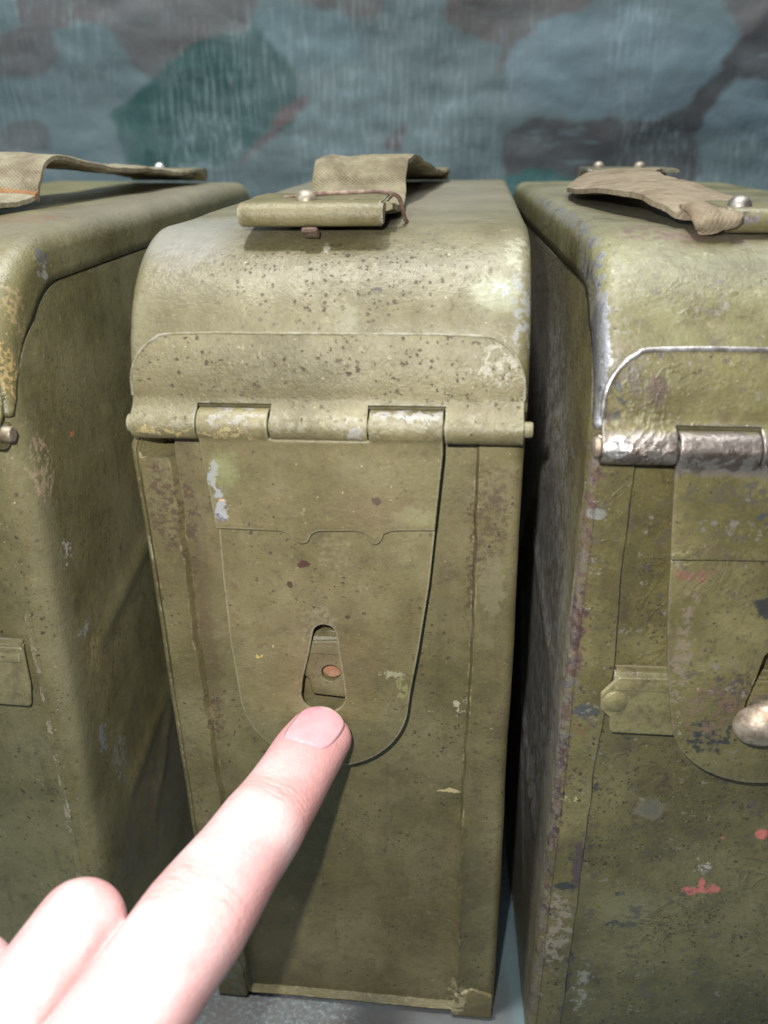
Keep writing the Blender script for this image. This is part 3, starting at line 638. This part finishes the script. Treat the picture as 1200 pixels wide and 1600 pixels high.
# --- right box: green, worn to the metal
bl = (.026, .029, .031); brn = (.07, .045, .028); red = (.62, .17, .15); whi = (.40, .39, .36)
chipd = dict(amp=.22, freq=2.2, soft=.15)
rt = dict(
    body=paint('green_body_paint', **GR, rough=.34, speck=.8, grime=.8, grime_col=(.06, .045, .028), chips=.6, marks=[((-4.35, .1, 10), (.28, .35, 12), (.22, .19, .17), dict(broken=1, bf=2.5, metal=.6, a=.85)), ((-4.2, 0, 12), (.16, .4, 8), (.10, .06, .05), dict(broken=1, bf=2.2)),
        ((-4.05, 0, 17.36), (.22, .4, .16), (.17, .17, .15), dict(amp=.05)), ((-1.85, 0, 9.3), (.34, .4, .30), bl, dict(amp=.1)), ((-1.85, 0, 9.25), (.5, .4, .42), (.21, .19, .13), dict(amp=.1, a=.5)), ((-1.6, 0, 10.1), (.22, .4, .6), brn, dict(amp=.12, broken=1)),
        ((-2.1, 0, 5.2), (.6, .4, .13), bl, dict(amp=.15)), ((-1.7, 0, 5.7), (.13, .4, .28), bl, dict(amp=.1)), ((-2.3, 0, 6.3), (.15, .4, .12), bl, dict(amp=.08)), ((-1.9, 0, 5.8), (.7, .5, .7), (.20, .195, .11), dict(a=.4, soft=.5)),
        ((-.36, 0, 6.52), (.46, .4, .18), red, dict(amp=.08, freq=4)), ((1.0, 0, 8.6), (.2, .4, .22), red, dict(amp=.03)), ((-.2, 0, 6.8), (.10, .4, .28), red, dict(amp=.05)), ((.13, 0, 6.6), (.24, .4, .22), red, dict(amp=.07, freq=5, a=.8)), ((-.25, 0, 7.35), (.2, .4, .35), whi, dict(broken=1, bf=7)), ((.05, 0, 8.4), (.06, .4, .05), red, dict(amp=.03)),
        ((-3.5, 0, 7.4), (.14, .4, .9), (.07, .045, .05), dict(amp=.08)), ((-3.75, 0, 6.7), (.3, .4, .12), bl, dict(amp=.06)), ((-3.8, 0, 5), (.35, .4, 1.6), (.24, .20, .15), dict(broken=1, bf=3.5)), ((-3.3, 0, 3.0), (.1, .4, 1.5), (.04, .04, .05), dict(broken=1, bf=3)), ((-3.75, 0, 12.3), (.3, .4, .2), (.06, .065, .07), dict(amp=.1)), ((-3.8, 0, 11.9), (.2, .4, .25), (.16, .09, .05), dict(broken=1)), ((-3.9, 0, 9.6), (.25, .4, .08), (.35, .36, .16), dict(broken=1, bf=6)), ((-2.9, 0, 2.6), (.25, .4, 1.2), (.28, .28, .24), dict(broken=1, bf=3, a=.7)), ((-2.75, 0, 16.0), (.07, .3, .16), bl, dict(amp=.03)),
        ((-4.3, 11, 10), (.2, 11, 12), (.20, .195, .185), dict(a=.8, soft=.3)), ((-4.3, 6, 12), (.3, 5, 8), (.36, .35, .33), dict(broken=1, bf=2.2, a=.5))], seed=31, edge_amt=.55, edge_col=(.20, .16, .14), edge_metal=.6, lump=.82, dust=.5),
    lid=paint('green_lid_paint', **{**GR, 'base': (.165, .16, .075), 'light': (.20, .19, .10)}, rough=.36, speck=.3, grime=.5, grime_col=(.20, .155, .11), chips=.15, marks=[
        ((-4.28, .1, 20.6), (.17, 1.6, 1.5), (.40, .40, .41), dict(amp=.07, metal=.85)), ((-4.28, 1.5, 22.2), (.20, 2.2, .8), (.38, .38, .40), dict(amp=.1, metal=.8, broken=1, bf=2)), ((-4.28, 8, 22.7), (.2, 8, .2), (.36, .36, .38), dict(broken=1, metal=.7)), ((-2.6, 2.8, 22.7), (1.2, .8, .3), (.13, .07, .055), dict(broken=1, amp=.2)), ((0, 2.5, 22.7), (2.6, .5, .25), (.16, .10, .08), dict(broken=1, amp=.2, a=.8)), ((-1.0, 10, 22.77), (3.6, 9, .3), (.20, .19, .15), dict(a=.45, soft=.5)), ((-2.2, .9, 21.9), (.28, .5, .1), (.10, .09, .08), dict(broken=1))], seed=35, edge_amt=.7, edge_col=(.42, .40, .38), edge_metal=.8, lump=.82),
    leaf=paint('green_hinge_leaf_paint', **{**GR, 'base': (.15, .14, .055)}, rough=.36, speck=.4, grime=.5, chips=.35, seed=39, edge_amt=1.0, edge_col=(.48, .46, .45), edge_metal=.9, lump=.82, dust=.6, marks=[((0, -.42, 18.97), (6, .32, .46), (.27, .235, .215), dict(metal=.8, amp=.06, soft=.25, a=.92)), ((0, -.42, 18.85), (6, .3, .25), (.10, .07, .055), dict(broken=1, bf=3, a=.8)), ((-3.9, -.5, 19.05), (.25, .3, .2), (.62, .60, .58), dict(metal=.9, amp=.06)), ((-3.21, 0, 20.1), (.22, .4, .3), (.075, .052, .036), dict(amp=.1, soft=.4)), ((-3.95, 0, 19.9), (.12, .4, .4), (.045, .05, .05), dict(broken=1)), ((-3.6, -.1, 19.5), (.4, .4, .12), (.24, .23, .12), dict(broken=1, a=.6))]),
    flap=paint('green_flap_paint', **GR, rough=.34, speck=.7, grime=.8, grime_col=(.12, .085, .06), chips=.3, seed=43, edge_amt=.7, edge_col=(.34, .27, .21), edge_metal=.5, lump=.85, dust=.6, marks=[((0, -.42, 18.97), (6, .32, .46), (.27, .235, .215), dict(metal=.8, amp=.06, soft=.25, a=.92)), ((0, -.42, 18.85), (6, .3, .25), (.10, .07, .055), dict(broken=1, bf=3, a=.8)), ((-3.9, -.5, 19.05), (.25, .3, .2), (.62, .60, .58), dict(metal=.9, amp=.06)), 
        ((-1.0, -.3, 12.1), (.5, .4, .45), bl, dict(amp=.2, broken=1)), ((-.75, -.3, 13.4), (.4, .4, .5), (.06, .055, .055), dict(amp=.2, broken=1)), ((-1.1, -.3, 12.8), (.6, .4, .7), (.15, .10, .075), dict(broken=1, a=.7)), ((-.3, -.3, 15.5), (.35, .4, .3), bl, dict(amp=.12)), ((-1.9, -.3, 16.2), (.5, .4, .16), (.17, .09, .06), dict(broken=1)), ((-1.4, -.3, 18.1), (1.2, .5, .22), (.08, .075, .05), dict(broken=1)), ((-.9, -.3, 17.6), (.14, .4, .12), (.05, .055, .06), {}), ((-.9, -.3, 10.2), (.7, .4, .18), (.42, .34, .18), dict(broken=1, bf=6)), ((-1.6, -.3, 17.4), (.5, .4, .15), (.16, .15, .12), dict(broken=1)), ((-2.0, -.3, 14), (.2, .4, 2), (.22, .17, .13), dict(broken=1, a=.6))]),
    bead=steel('worn_edge_steel', (.20, .17, .15), (.52, .50, .48), .34, .8, .25, (.13, .12, .05), .2),
    bracket=paint('green_bracket_paint', **{**GR, 'base': (.16, .155, .07)}, rough=.36, speck=.5, grime=.9, chips=.3, seed=47, edge_amt=1.0, edge_col=(.36, .30, .20), edge_metal=.3, lump=.8),
    pin=dull, rust=rusty, clamp=paint('green_clamp_paint', **{**GR, 'base': (.16, .15, .08)}, rough=.35, speck=.2, grime=.6, grime_col=(.22, .17, .11), bare=.5, seed=51, edge_amt=.9, edge_col=(.42, .40, .36), edge_metal=.7))
wv2 = lambda z: .05*noise.noise(Vector((5, 3, z*1.1)))
B2 = make_box('right', (8.3755, 15.7387), .06, .0065, 'worn green box with bare steel hinge and lid edge and red paint spots', rt,
    dict(fit=lambda x, z: (x+.5*max(0, min(1, (16.6-z)/5)), 16.6-(16.6-z)*.85), scal=False, tilt=1.3, bead=.06, rc=.28, seed=7.0, xl=lambda z: -3.36+wv2(z)+.13*max(0, 1-abs(z-13.5)/2.5), xr=lambda z: 3.3+wv2(z+9), ridge=.05, notch=18.9, re=.42, dent=.045, bracket=(-3.5, 3.4, False, True)))
k = lathe('latch_knob', [(0, -.2), (.24, -.2), (.22, .3), (.22, .42), (0, .42)], (.05, -.1, 12.85), (0, -1, 0), dull, B2)
def wing():
    bm = bmesh.new(); bmesh.ops.create_icosphere(bm, subdivisions=4, radius=1)
    for v in bm.verts:
        x, y, z = v.co; s = .90+.10*abs(x)
        v.co = (x*.78, y*.40*s*1.1, z*.56*s)
        v.co += v.co.normalized()*noise.noise(v.co*4)*.03
    bmesh.ops.rotate(bm, cent=(0, 0, 0), matrix=Matrix.Rotation(math.radians(-24), 3, 'Y'), verts=bm.verts)
    bmesh.ops.translate(bm, vec=(.02, -.80, 12.88), verts=bm.verts)
    return from_bm('knob_wing', bm, steel('worn_knob_steel', (.22, .165, .115), (.46, .39, .31), .46, .65, .35), k)
wing()
web_r = webbing('dusty_webbing', (.19, .155, .105), (.25, .205, .14), (.12, .085, .05), .7)
web_o = webbing('muddy_webbing', (.20, .155, .095), (.27, .22, .15), (.25, .15, .06), .5)
c = make_clamp(rt, B2, -1.63, 1.55, 2.35, 23.0, depth=2.6); rivet(c, steel('bright_rivet_steel', (.24, .21, .18), (.38, .35, .32), .45, .9, .15), (-1.22, 2.95, 23.26), .25)
ribbon('strap_end', [(-1.75, 2.3, 22.86, 0, .9), (-1.8, 2.25, 23.02, 0, 1), (-1.85, 2.5, 23.14, 3, 1.05), (-1.9, 3.1, 23.16, 6, 1), (-1.85, 3.9, 23.1, 4, .9)],   .95, .2, web_r, c, seed=6, rough=.03)
ribbon('carry_strap', [(-1.35, 3.1, 23.08, 0, .82), (-1.35, 4.2, 23.14, 4, .95), (-1.6, 5.6, 23.26, 4, .95), (-2.1, 8.0, 23.35, -3, 1), (-2.35, 10.5, 23.3, -8, 1), (-1.9, 13.5, 23.28, -10, 1), (-1.0, 16.5, 23.32, -4, 1), (-.3, 19.3, 23.12, 0, 1)], 2.7, .24, web_r, B2, seed=4, rough=.018, cup=.04)
c = make_clamp(rt, B2, -1.9, 1.5, 20.9, 23.1, back=True, depth=2.6); rivet(c, dull, (-1.2, 20.2, 23.36)); rivet(c, dull, (.4, 20.2, 23.36))

# --- left box
lf = dict(
    body=paint('olive_body_paint', **LO, rough=.38, speck=.6, grime=.45, grime_col=(.055, .045, .028), dust=1.1, chips=.25, chip_col=(.17, .165, .14), seed=61, edge_amt=.3, streak=.35, marks=[((4.3, .6, 13), (.4, .5, 6), (.26, .25, .16), dict(a=.35, soft=.6)), ((4.3, 1.3, 15.4), (.4, .25, .35), whi, dict(broken=1, bf=5)), ((4.3, 1.5, 13), (.4, .3, .2), (.32, .32, .30), dict(broken=1)), ((4.3, 1.6, 9.5), (.4, .25, .5), (.24, .25, .27), dict(broken=1, bf=4)), ((4.3, .9, 17.8), (.4, .5, .8), (.34, .26, .16), dict(broken=1, bf=6)), ((4.3, 1.9, 12), (.4, .4, .6), (.35, .27, .12), dict(broken=1, bf=7, a=.7)), ((4.3, 2.4, 8), (.4, .5, .8), (.26, .25, .2), dict(broken=1, bf=5)), ((4.3, 2.6, 18), (.3, .12, .08), (.45, .16, .08), dict(amp=.04)),
        ((4.3, 5, 4.5), (.4, 4, 2.2), (.14, .12, .11), dict(broken=1, bf=2, a=.6)), ((3.7, 0, 10), (.06, .3, 5), (.30, .25, .18), dict(broken=1, bf=2))]),
    lid=paint('olive_lid_paint', **LO, rough=.36, speck=.5, grime=.4, dust=1.0, chips=.2, chip_col=(.22, .20, .16), seed=65, edge_amt=.4, edge_col=(.40, .38, .36), marks=[((4.3, 1.0, 21.3), (.3, .3, .9), (.42, .30, .16), dict(broken=1, bf=9, a=.4)), ((4.3, .35, 20.2), (.3, .25, .7), (.42, .30, .13), dict(broken=1, bf=9, a=.7)), ((4.3, 2.4, 22.2), (.4, .25, .2), (.10, .10, .12), dict(broken=1)), ((4.3, 2.4, 21.9), (.4, .25, .2), (.3, .3, .28), dict(broken=1, bf=6, a=.7)), ((3.4, 12, 22.7), (1.4, 11, .35), (.22, .20, .17), dict(a=.5, soft=.5)), ((2.5, .3, 20.8), (1.5, .5, 1.4), (.28, .275, .25), dict(broken=1, bf=2, a=.6)), ((1.5, 5, 22.77), (2.5, 1.2, .3), (.20, .12, .07), dict(broken=1, amp=.2, a=.8))]),  # broad whitish mark on the lid front: window reflection put into the colour
    leaf=paint('olive_hinge_leaf_paint', **LO, seed=69), flap=paint('olive_flap_paint', **LO, seed=73), bead=paint('olive_edge_paint', **LO, seed=77, edge_amt=.6),
    bracket=paint('olive_bracket_paint', **LO, seed=81, edge_amt=.5, grime=.6), pin=dull, rust=rusty, clamp=paint('olive_clamp_paint', **LO, seed=85, edge_amt=.6))
B3 = make_box('left', (-12.304, 17.5529), .098, .0063, 'olive box at the left edge with its long side and lid seam showing', lf,
    dict(fit=lambda x, z: (x, z), scal=True, tilt=.8, bead=.035, rc=.55, seed=13.0, xl=lambda z: -3.5, xr=lambda z: 3.62+.08*noise.noise(Vector((1, 2, z))), ridge=0, notch=18.9, re=.5, dent=.05, bracket=(-3.5, 3.55, False, True)))
web_l = webbing('faded_webbing', (.20, .175, .115), (.29, .26, .18), (.13, .09, .055), .55)
c = make_clamp(lf, B3, -1.6, 1.6, 2.0, 23.1, depth=2.6); rivet(c, dull, (0, 2.9, 23.35))
st = ribbon('carry_strap', [(0, 2.6, 23.15, 0, .95), (.1, 6.2, 23.0, 0, 1), (.25, 7.9, 23.05, 0, 1), (.3, 8.3, 23.45, 0, 1), (.35, 8.9, 23.95, 0, 1), (.45, 10.2, 24.05, 2, 1), (.7, 12.0, 23.78, 4, 1), (1.0, 15, 23.55, 3, 1), (1.15, 18, 23.3, 0, 1), (1.2, 19.6, 23.12, 0, 1)], 2.8, .24, web_l, B3, seed=9)
ribbon('rusty_strap_end', [(.3, 8.12, 23.02, 0, 1), (.3, 8.02, 23.14, 0, 1), (.32, 8.12, 23.3, 0, 1)], 2.75, .16, webbing('rust_stained_webbing', (.26, .13, .06), (.33, .20, .10), (.20, .08, .04), .6), st, seed=12)
c = make_clamp(lf, B3, -.4, 2.8, 21.0, 23.1, back=True, depth=2.4); rivet(c, steel('pale_rivet', (.6, .6, .6), (.8, .8, .8), .3, .6, 0), (1.15, 19.8, 23.38), .2)

# ------------------------------------------------------------------ the hand
def build_hand():
    bm = bmesh.new()
    TOP = Vector((-.05, -.42, .90)).normalized()
    path = [(-1.60, 16.55, 11.30), (-1.88, 15.85, 11.28), (-2.38, 14.29, 11.32), (-3.3, 11.74, 11.48), (-4.37, 9.19, 11.41), (-5.1, 7.3, 11.4)]
    P = catmull(path, 14); Ls = [0]
    for a, b in zip(P, P[1:]): Ls.append(Ls[-1]+(b-a).length)
    tip_len = .62
    #        length, half width, half depth
    kn = [(0, .81, .62), (.6, .86, .68), (1.4, .86, .74), (2.5, .885, .82), (3.1, .93, .88), (4.2, .93, .92), (5.0, .99, .98), (5.8, 1.04, 1.04), (6.8, 1.0, 1.0), (8.2, 1.0, 1.05), (10.5, 1.08, 1.15)]
    kl = [k[0] for k in kn]; ka = [k[1] for k in kn]; kb = [k[2] for k in kn]
    nn = 40; rings = []; T0 = (P[0]-P[2]).normalized()
    frames = []
    def ring(c, t, a, b):
        nrm = (TOP-t*TOP.dot(t)).normalized(); sd = t.cross(nrm)
        out = []
        for k in range(nn):
            th = 2*math.pi*k/nn; ca, sa = math.cos(th), math.sin(th)
            e = .92; x = math.copysign(abs(ca)**e, ca)*a; y = math.copysign(abs(sa)**e, sa)*b*(1.0 if sa < 0 else .93)
            out.append(bm.verts.new(c+sd*x+nrm*y))
        return out
    for k in range(9, 0, -1):                   # rounded tip
        u = k/9.3; f = math.sqrt(1-u*u); rings.append(ring(P[0]+T0*tip_len*u, T0, ka[0]*f**.9, kb[0]*f**.9))
    for i, p in enumerate(P):
        t = -(P[min(i+1, len(P)-1)]-P[max(i-1, 0)]).normalized()
        rings.append(ring(p, t, float(np.interp(Ls[i], kl, ka)), float(np.interp(Ls[i], kl, kb))))
    for A, B in zip(rings, rings[1:]):
        for k in range(nn): bm.faces.new((A[k], A[(k+1) % nn], B[(k+1) % nn], B[k]))
    bm.faces.new(rings[0]); bm.faces.new(rings[-1][::-1])
    def hull(*balls):
        t = bmesh.new()
        for c, r in balls:
            m = bmesh.new(); bmesh.ops.create_icosphere(m, subdivisions=3, radius=r); bmesh.ops.translate(m, vec=c, verts=m.verts)
            for v in m.verts: t.verts.new(v.co)
            m.free()
        r = bmesh.ops.convex_hull(t, input=t.verts)
        bmesh.ops.delete(t, geom=[g for g in r['geom_interior'] if isinstance(g, bmesh.types.BMVert)], context='VERTS')
        mp = {}
        for v in t.verts: mp[v] = bm.verts.new(v.co)
        for f in t.faces:
            try: bm.faces.new([mp[v] for v in f.verts])
            except ValueError: pass
        t.free()
    def chain(pts, rr):
        for (a, b), (r, s) in zip(zip(pts, pts[1:]), zip(rr, rr[1:])): hull((a, r), (b, s))
    chain([(-7.3, 7.6, 10.55), (-6.5, 9.2, 10.95), (-5.62, 11.0, 11.5), (-5.3, 10.2, 9.7), (-5.1, 8.6, 9.0), (-5.5, 7.6, 8.9)], [.98, .86, .84, .80, .74, .66])
    chain([(-8.5, 7.9, 10.75), (-7.85, 9.3, 11.1), (-7.5, 10.25, 11.0), (-6.9, 9.8, 9.2), (-7.1, 8.6, 8.5), (-7.4, 7.5, 8.4)], [1.0, .88, .86, .8, .74, .64])
    chain([(-10.3, 7.8, 9.8), (-9.9, 8.9, 10.0), (-9.6, 9.6, 9.8), (-9.1, 9.2, 8.4), (-9.2, 8.2, 7.8), (-9.3, 7.4, 7.8)], [.9, .78, .75, .7, .65, .57])
    # palm, thumb folded under it, wrist
    hull(((-5.2, 7.0, 11.2), 1.1), ((-6.8, 7.3, 11.1), 1.1), ((-8.5, 7.5, 10.6), 1.05), ((-10.2, 7.5, 9.7), .95), ((-8.2, .8, 8.2), 1.5), ((-6.6, .5, 8.7), 1.5), ((-9.6, 1.2, 7.6), 1.3), ((-5.4, 4.0, 9.3), 1.3))
    hull(((-8.1, 1.0, 8.0), 1.6), ((-6.6, .6, 8.4), 1.6), ((-8.0, -7.5, 5.2), 2.1), ((-6.2, -7.6, 5.5), 2.1))
    chain([(-5.6, 2.0, 8.4), (-4.6, 4.4, 8.3), (-4.9, 6.6, 8.2), (-5.9, 7.9, 7.7)], [1.35, 1.15, .95, .72])
    o = from_bm('hand', bm, None)
    me = o.data
    md = o.modifiers.new('one_skin', 'REMESH'); md.mode = 'VOXEL'; md.voxel_size = .055*S; md.use_smooth_shade = True
    sm = o.modifiers.new('soften', 'SMOOTH'); sm.factor = .5; sm.iterations = 9
    dg = bpy.context.evaluated_depsgraph_get(); m2 = bpy.data.meshes.new_from_object(o.evaluated_get(dg))
    o.modifiers.clear(); o.data = m2; bpy.data.meshes.remove(me); m2.name = 'hand'
    # per-vertex measure along the index finger, for the skin folds
    co = np.empty(len(m2.vertices)*3); m2.vertices.foreach_get('co', co); co = co.reshape(-1, 3)/S
    PP = np.array([tuple(p) for p in P]); best = np.full(len(co), 1e9); al = np.full(len(co), 99.0); LA = np.array(Ls)
    for i in range(len(PP)-1):
        a, d = PP[i], PP[i+1]-PP[i]; t = np.clip(((co-a)@d)/(d@d), 0, 1); q = np.linalg.norm(co-a-t[:, None]*d, axis=1)
        up = q < best; best[up] = q[up]; al[up] = LA[i]+t[up]*(LA[i+1]-LA[i])
    al[best > 1.35] = 99
    at = m2.attributes.new('along_finger', 'FLOAT', 'POINT'); at.data.foreach_set('value', al)
    # real creases across the back of both finger joints
    vn = np.empty(len(co)*3); m2.vertices.foreach_get('normal', vn); vn = vn.reshape(-1, 3); dors = np.clip(vn@np.array(TOP), 0, 1)
    disp = np.zeros(len(co))
    for c0, dep, wd in ((2.75, .020, .06), (2.98, .010, .06), (5.65, .018, .08), (5.95, .012, .08)):
        wob = .05*np.sin(co[:, 0]*5+c0*9); disp -= dep*np.exp(-((al-c0-wob)/wd)**2)*dors**2
    co2 = (co+vn*disp[:, None])*S; m2.vertices.foreach_set('co', co2.ravel()); m2.update()
    m2.polygons.foreach_set('use_smooth', [True]*len(m2.polygons))
    # skin
    n = N('pink_skin'); g = n.t.nodes.new('ShaderNodeAttribute'); g.attribute_name = 'along_finger'; al_ = g.outputs['Fac']
    blot = n.ramp(n.noise(.9, 5, .6), .35, .68)
    c = n.mix(blot, (.53, .325, .315), (.61, .42, .405))
    c = n.mix(n.m_('MULTIPLY', n.ramp(n.noise(3.5, 5, .6), .5, .75), .35), c, (.50, .25, .22))
    tipred = n.m_('MULTIPLY', n.ramp(al_, 2.7, .6), .8); c = n.mix(tipred, c, (.54, .255, .25))
    for c0 in (2.75, 5.75):
        kn_ = n.ramp(n.m_('ABSOLUTE', n.m_('SUBTRACT', al_, c0)), .75, .1); c = n.mix(n.m_('MULTIPLY', kn_, .4), c, (.52, .25, .22))
    lw = n.m_('ADD', al_, n.m_('MULTIPLY', n.noise(1.6, 4, .6, off=3), .5)); lm = n.ramp(n.noise(1.5, 3, .5, off=6), .42, .55)
    for c0 in (2.9, 3.12, 3.3, 5.75, 6.0, 6.3, 6.5):
        ln = n.m_('MULTIPLY', n.ramp(n.m_('ABSOLUTE', n.m_('SUBTRACT', lw, c0)), .035, .008), lm); c = n.mix(n.m_('MULTIPLY', ln, .4), c, (.40, .17, .15))
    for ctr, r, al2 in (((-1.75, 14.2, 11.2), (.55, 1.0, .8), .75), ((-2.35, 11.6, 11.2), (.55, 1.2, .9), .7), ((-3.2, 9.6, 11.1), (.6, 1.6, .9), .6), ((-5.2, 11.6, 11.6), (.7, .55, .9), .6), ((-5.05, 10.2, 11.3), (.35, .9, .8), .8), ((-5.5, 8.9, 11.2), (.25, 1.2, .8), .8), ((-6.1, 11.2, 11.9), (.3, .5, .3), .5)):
        c = n.mix(n.m_('MULTIPLY', n.blob(ctr, r, .2, 1.2, .7), al2), c, (.46, .20, .19))  # redder skin at the sides, with side and crevice shading painted in
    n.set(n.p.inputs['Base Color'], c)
    n.set(n.p.inputs['Roughness'], n.m_('ADD', .36, n.m_('MULTIPLY', n.noise(5, 4), .22)))
    n.p.inputs['Subsurface Weight'].default_value = .25; n.p.inputs['Subsurface Radius'].default_value = (1.0, .35, .2); n.p.inputs['Subsurface Scale'].default_value = .0035
    d1, _ = n.voro(9.5, P=n._wob(.03, 6)); P2 = n.vm('MULTIPLY', n.P, (1, .45, 1)); d2, _ = n.voro(22, P=P2)
    nb = n.bump(d2, .4, .014); nb = n.bump(d1, .35, .018, nb)
    wr = n.m_('SINE', n.m_('ADD', n.m_('MULTIPLY', al_, 38), n.m_('MULTIPLY', n.noise(2.2, 3), 16)))
    msk = n.m_('ADD', n.ramp(n.m_('ABSOLUTE', n.m_('SUBTRACT', al_, 2.75)), .6, .05), n.ramp(n.m_('ABSOLUTE', n.m_('SUBTRACT', al_, 5.8)), .9, .1))
    n.set(n.p.inputs['Normal'], n.bump(n.m_('MULTIPLY', wr, msk), .16, .02, nb))
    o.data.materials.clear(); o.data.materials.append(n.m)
    tag(o, 'pale hand pointing its index finger at the slot of the middle box', 'hand')
    # finger nail: a curved plate set into the back of the tip
    nb_ = bmesh.new(); grid = []; lay = nb_.verts.layers.float.new('along_nail')
    c0, c1 = P[0]+T0*.50, P[10]
    NL, NW = 26, 22
    for i in range(NL+1):
        s = i/NL
        # position along: from the free edge (s=0) to the cuticle (s=1)
        pos = -0.45+1.72*s
        if pos < 0: cc = P[0]+T0*(-pos); t = T0; fa = math.sqrt(max(.05, 1-(pos/tip_len)**2))
        else:
            j = min(range(len(Ls)), key=lambda q: abs(Ls[q]-pos)); cc = P[j]; t = -(P[min(j+1, len(P)-1)]-P[max(j-1, 0)]).normalized(); fa = 1
            if j+1 < len(P): cc = P[j]+(P[j+1]-P[j])*((pos-Ls[j])/max(1e-6, Ls[j+1]-Ls[j]))
        nrm = (TOP-t*TOP.dot(t)).normalized(); sd = t.cross(nrm)
        # outline: rounded free edge and rounded cuticle
        e = 1.0
        if s < .30: e = math.sqrt(max(0, 1-((.30-s)/.30)**2))*.35+.65*min(1, s/.1)**.5
        if s > .50: e = math.sqrt(max(0.0, 1-((s-.50)/.50)**2.6))
        row = []
        for k in range(NW+1):
            u = (k/NW*2-1)*e; th = math.pi/2-u*math.radians(47); wd = .83
            a = wd*max(fa, .72)*1.0; b = (.60+.055*min(1, max(0, pos+.4)))*.99*(.80+.2*fa)
            r = cc+sd*(a*.86*math.cos(th)/math.cos(math.radians(34)))*.93+nrm*(b*math.sin(th)**.9+.035-.07*max(0, s-.85)/.15-.03*max(0, .12-s)/.12)
            vv = nb_.verts.new(r); vv[lay] = s+.06*noise.noise(r*7); row.append(vv)
        grid.append(row)
    for A, B in zip(grid, grid[1:]):
        for k in range(NW): nb_.faces.new((A[k], A[k+1], B[k+1], B[k]))
    bmesh.ops.remove_doubles(nb_, verts=nb_.verts, dist=.001)
    n = N('fingernail')
    c = n.mix(n.ramp(n.noise(1.5, 3), .3, .7), (.55, .28, .30), (.61, .35, .37)); g = n.t.nodes.new('ShaderNodeAttribute'); g.attribute_name = 'along_nail'
    c = n.mix(n.m_('MULTIPLY', n.ramp(g.outputs['Fac'], .87, .94), .85), c, (.80, .68, .64)); c = n.mix(n.m_('MULTIPLY', n.ramp(g.outputs['Fac'], .10, .05), .5), c, (.7, .55, .5)); n.set(n.p.inputs['Base Color'], c)
    n.p.inputs['Roughness'].default_value = .2; n.p.inputs['Subsurface Weight'].default_value = .3; n.p.inputs['Subsurface Radius'].default_value = (1, .4, .3); n.p.inputs['Subsurface Scale'].default_value = .002
    n.set(n.p.inputs['Normal'], n.bump(n.noise(7, 3, P=n.vm('MULTIPLY', n.P, (1, .2, 1))), .15, .01))
    nl = from_bm('fingernail', nb_, n.m, o, 60)
    pf = nl.data.polygons[len(nl.data.polygons)//2]
    if pf.normal.dot(TOP) < 0: nl.data.flip_normals()
    solidify(nl, .05, -1)
build_hand()
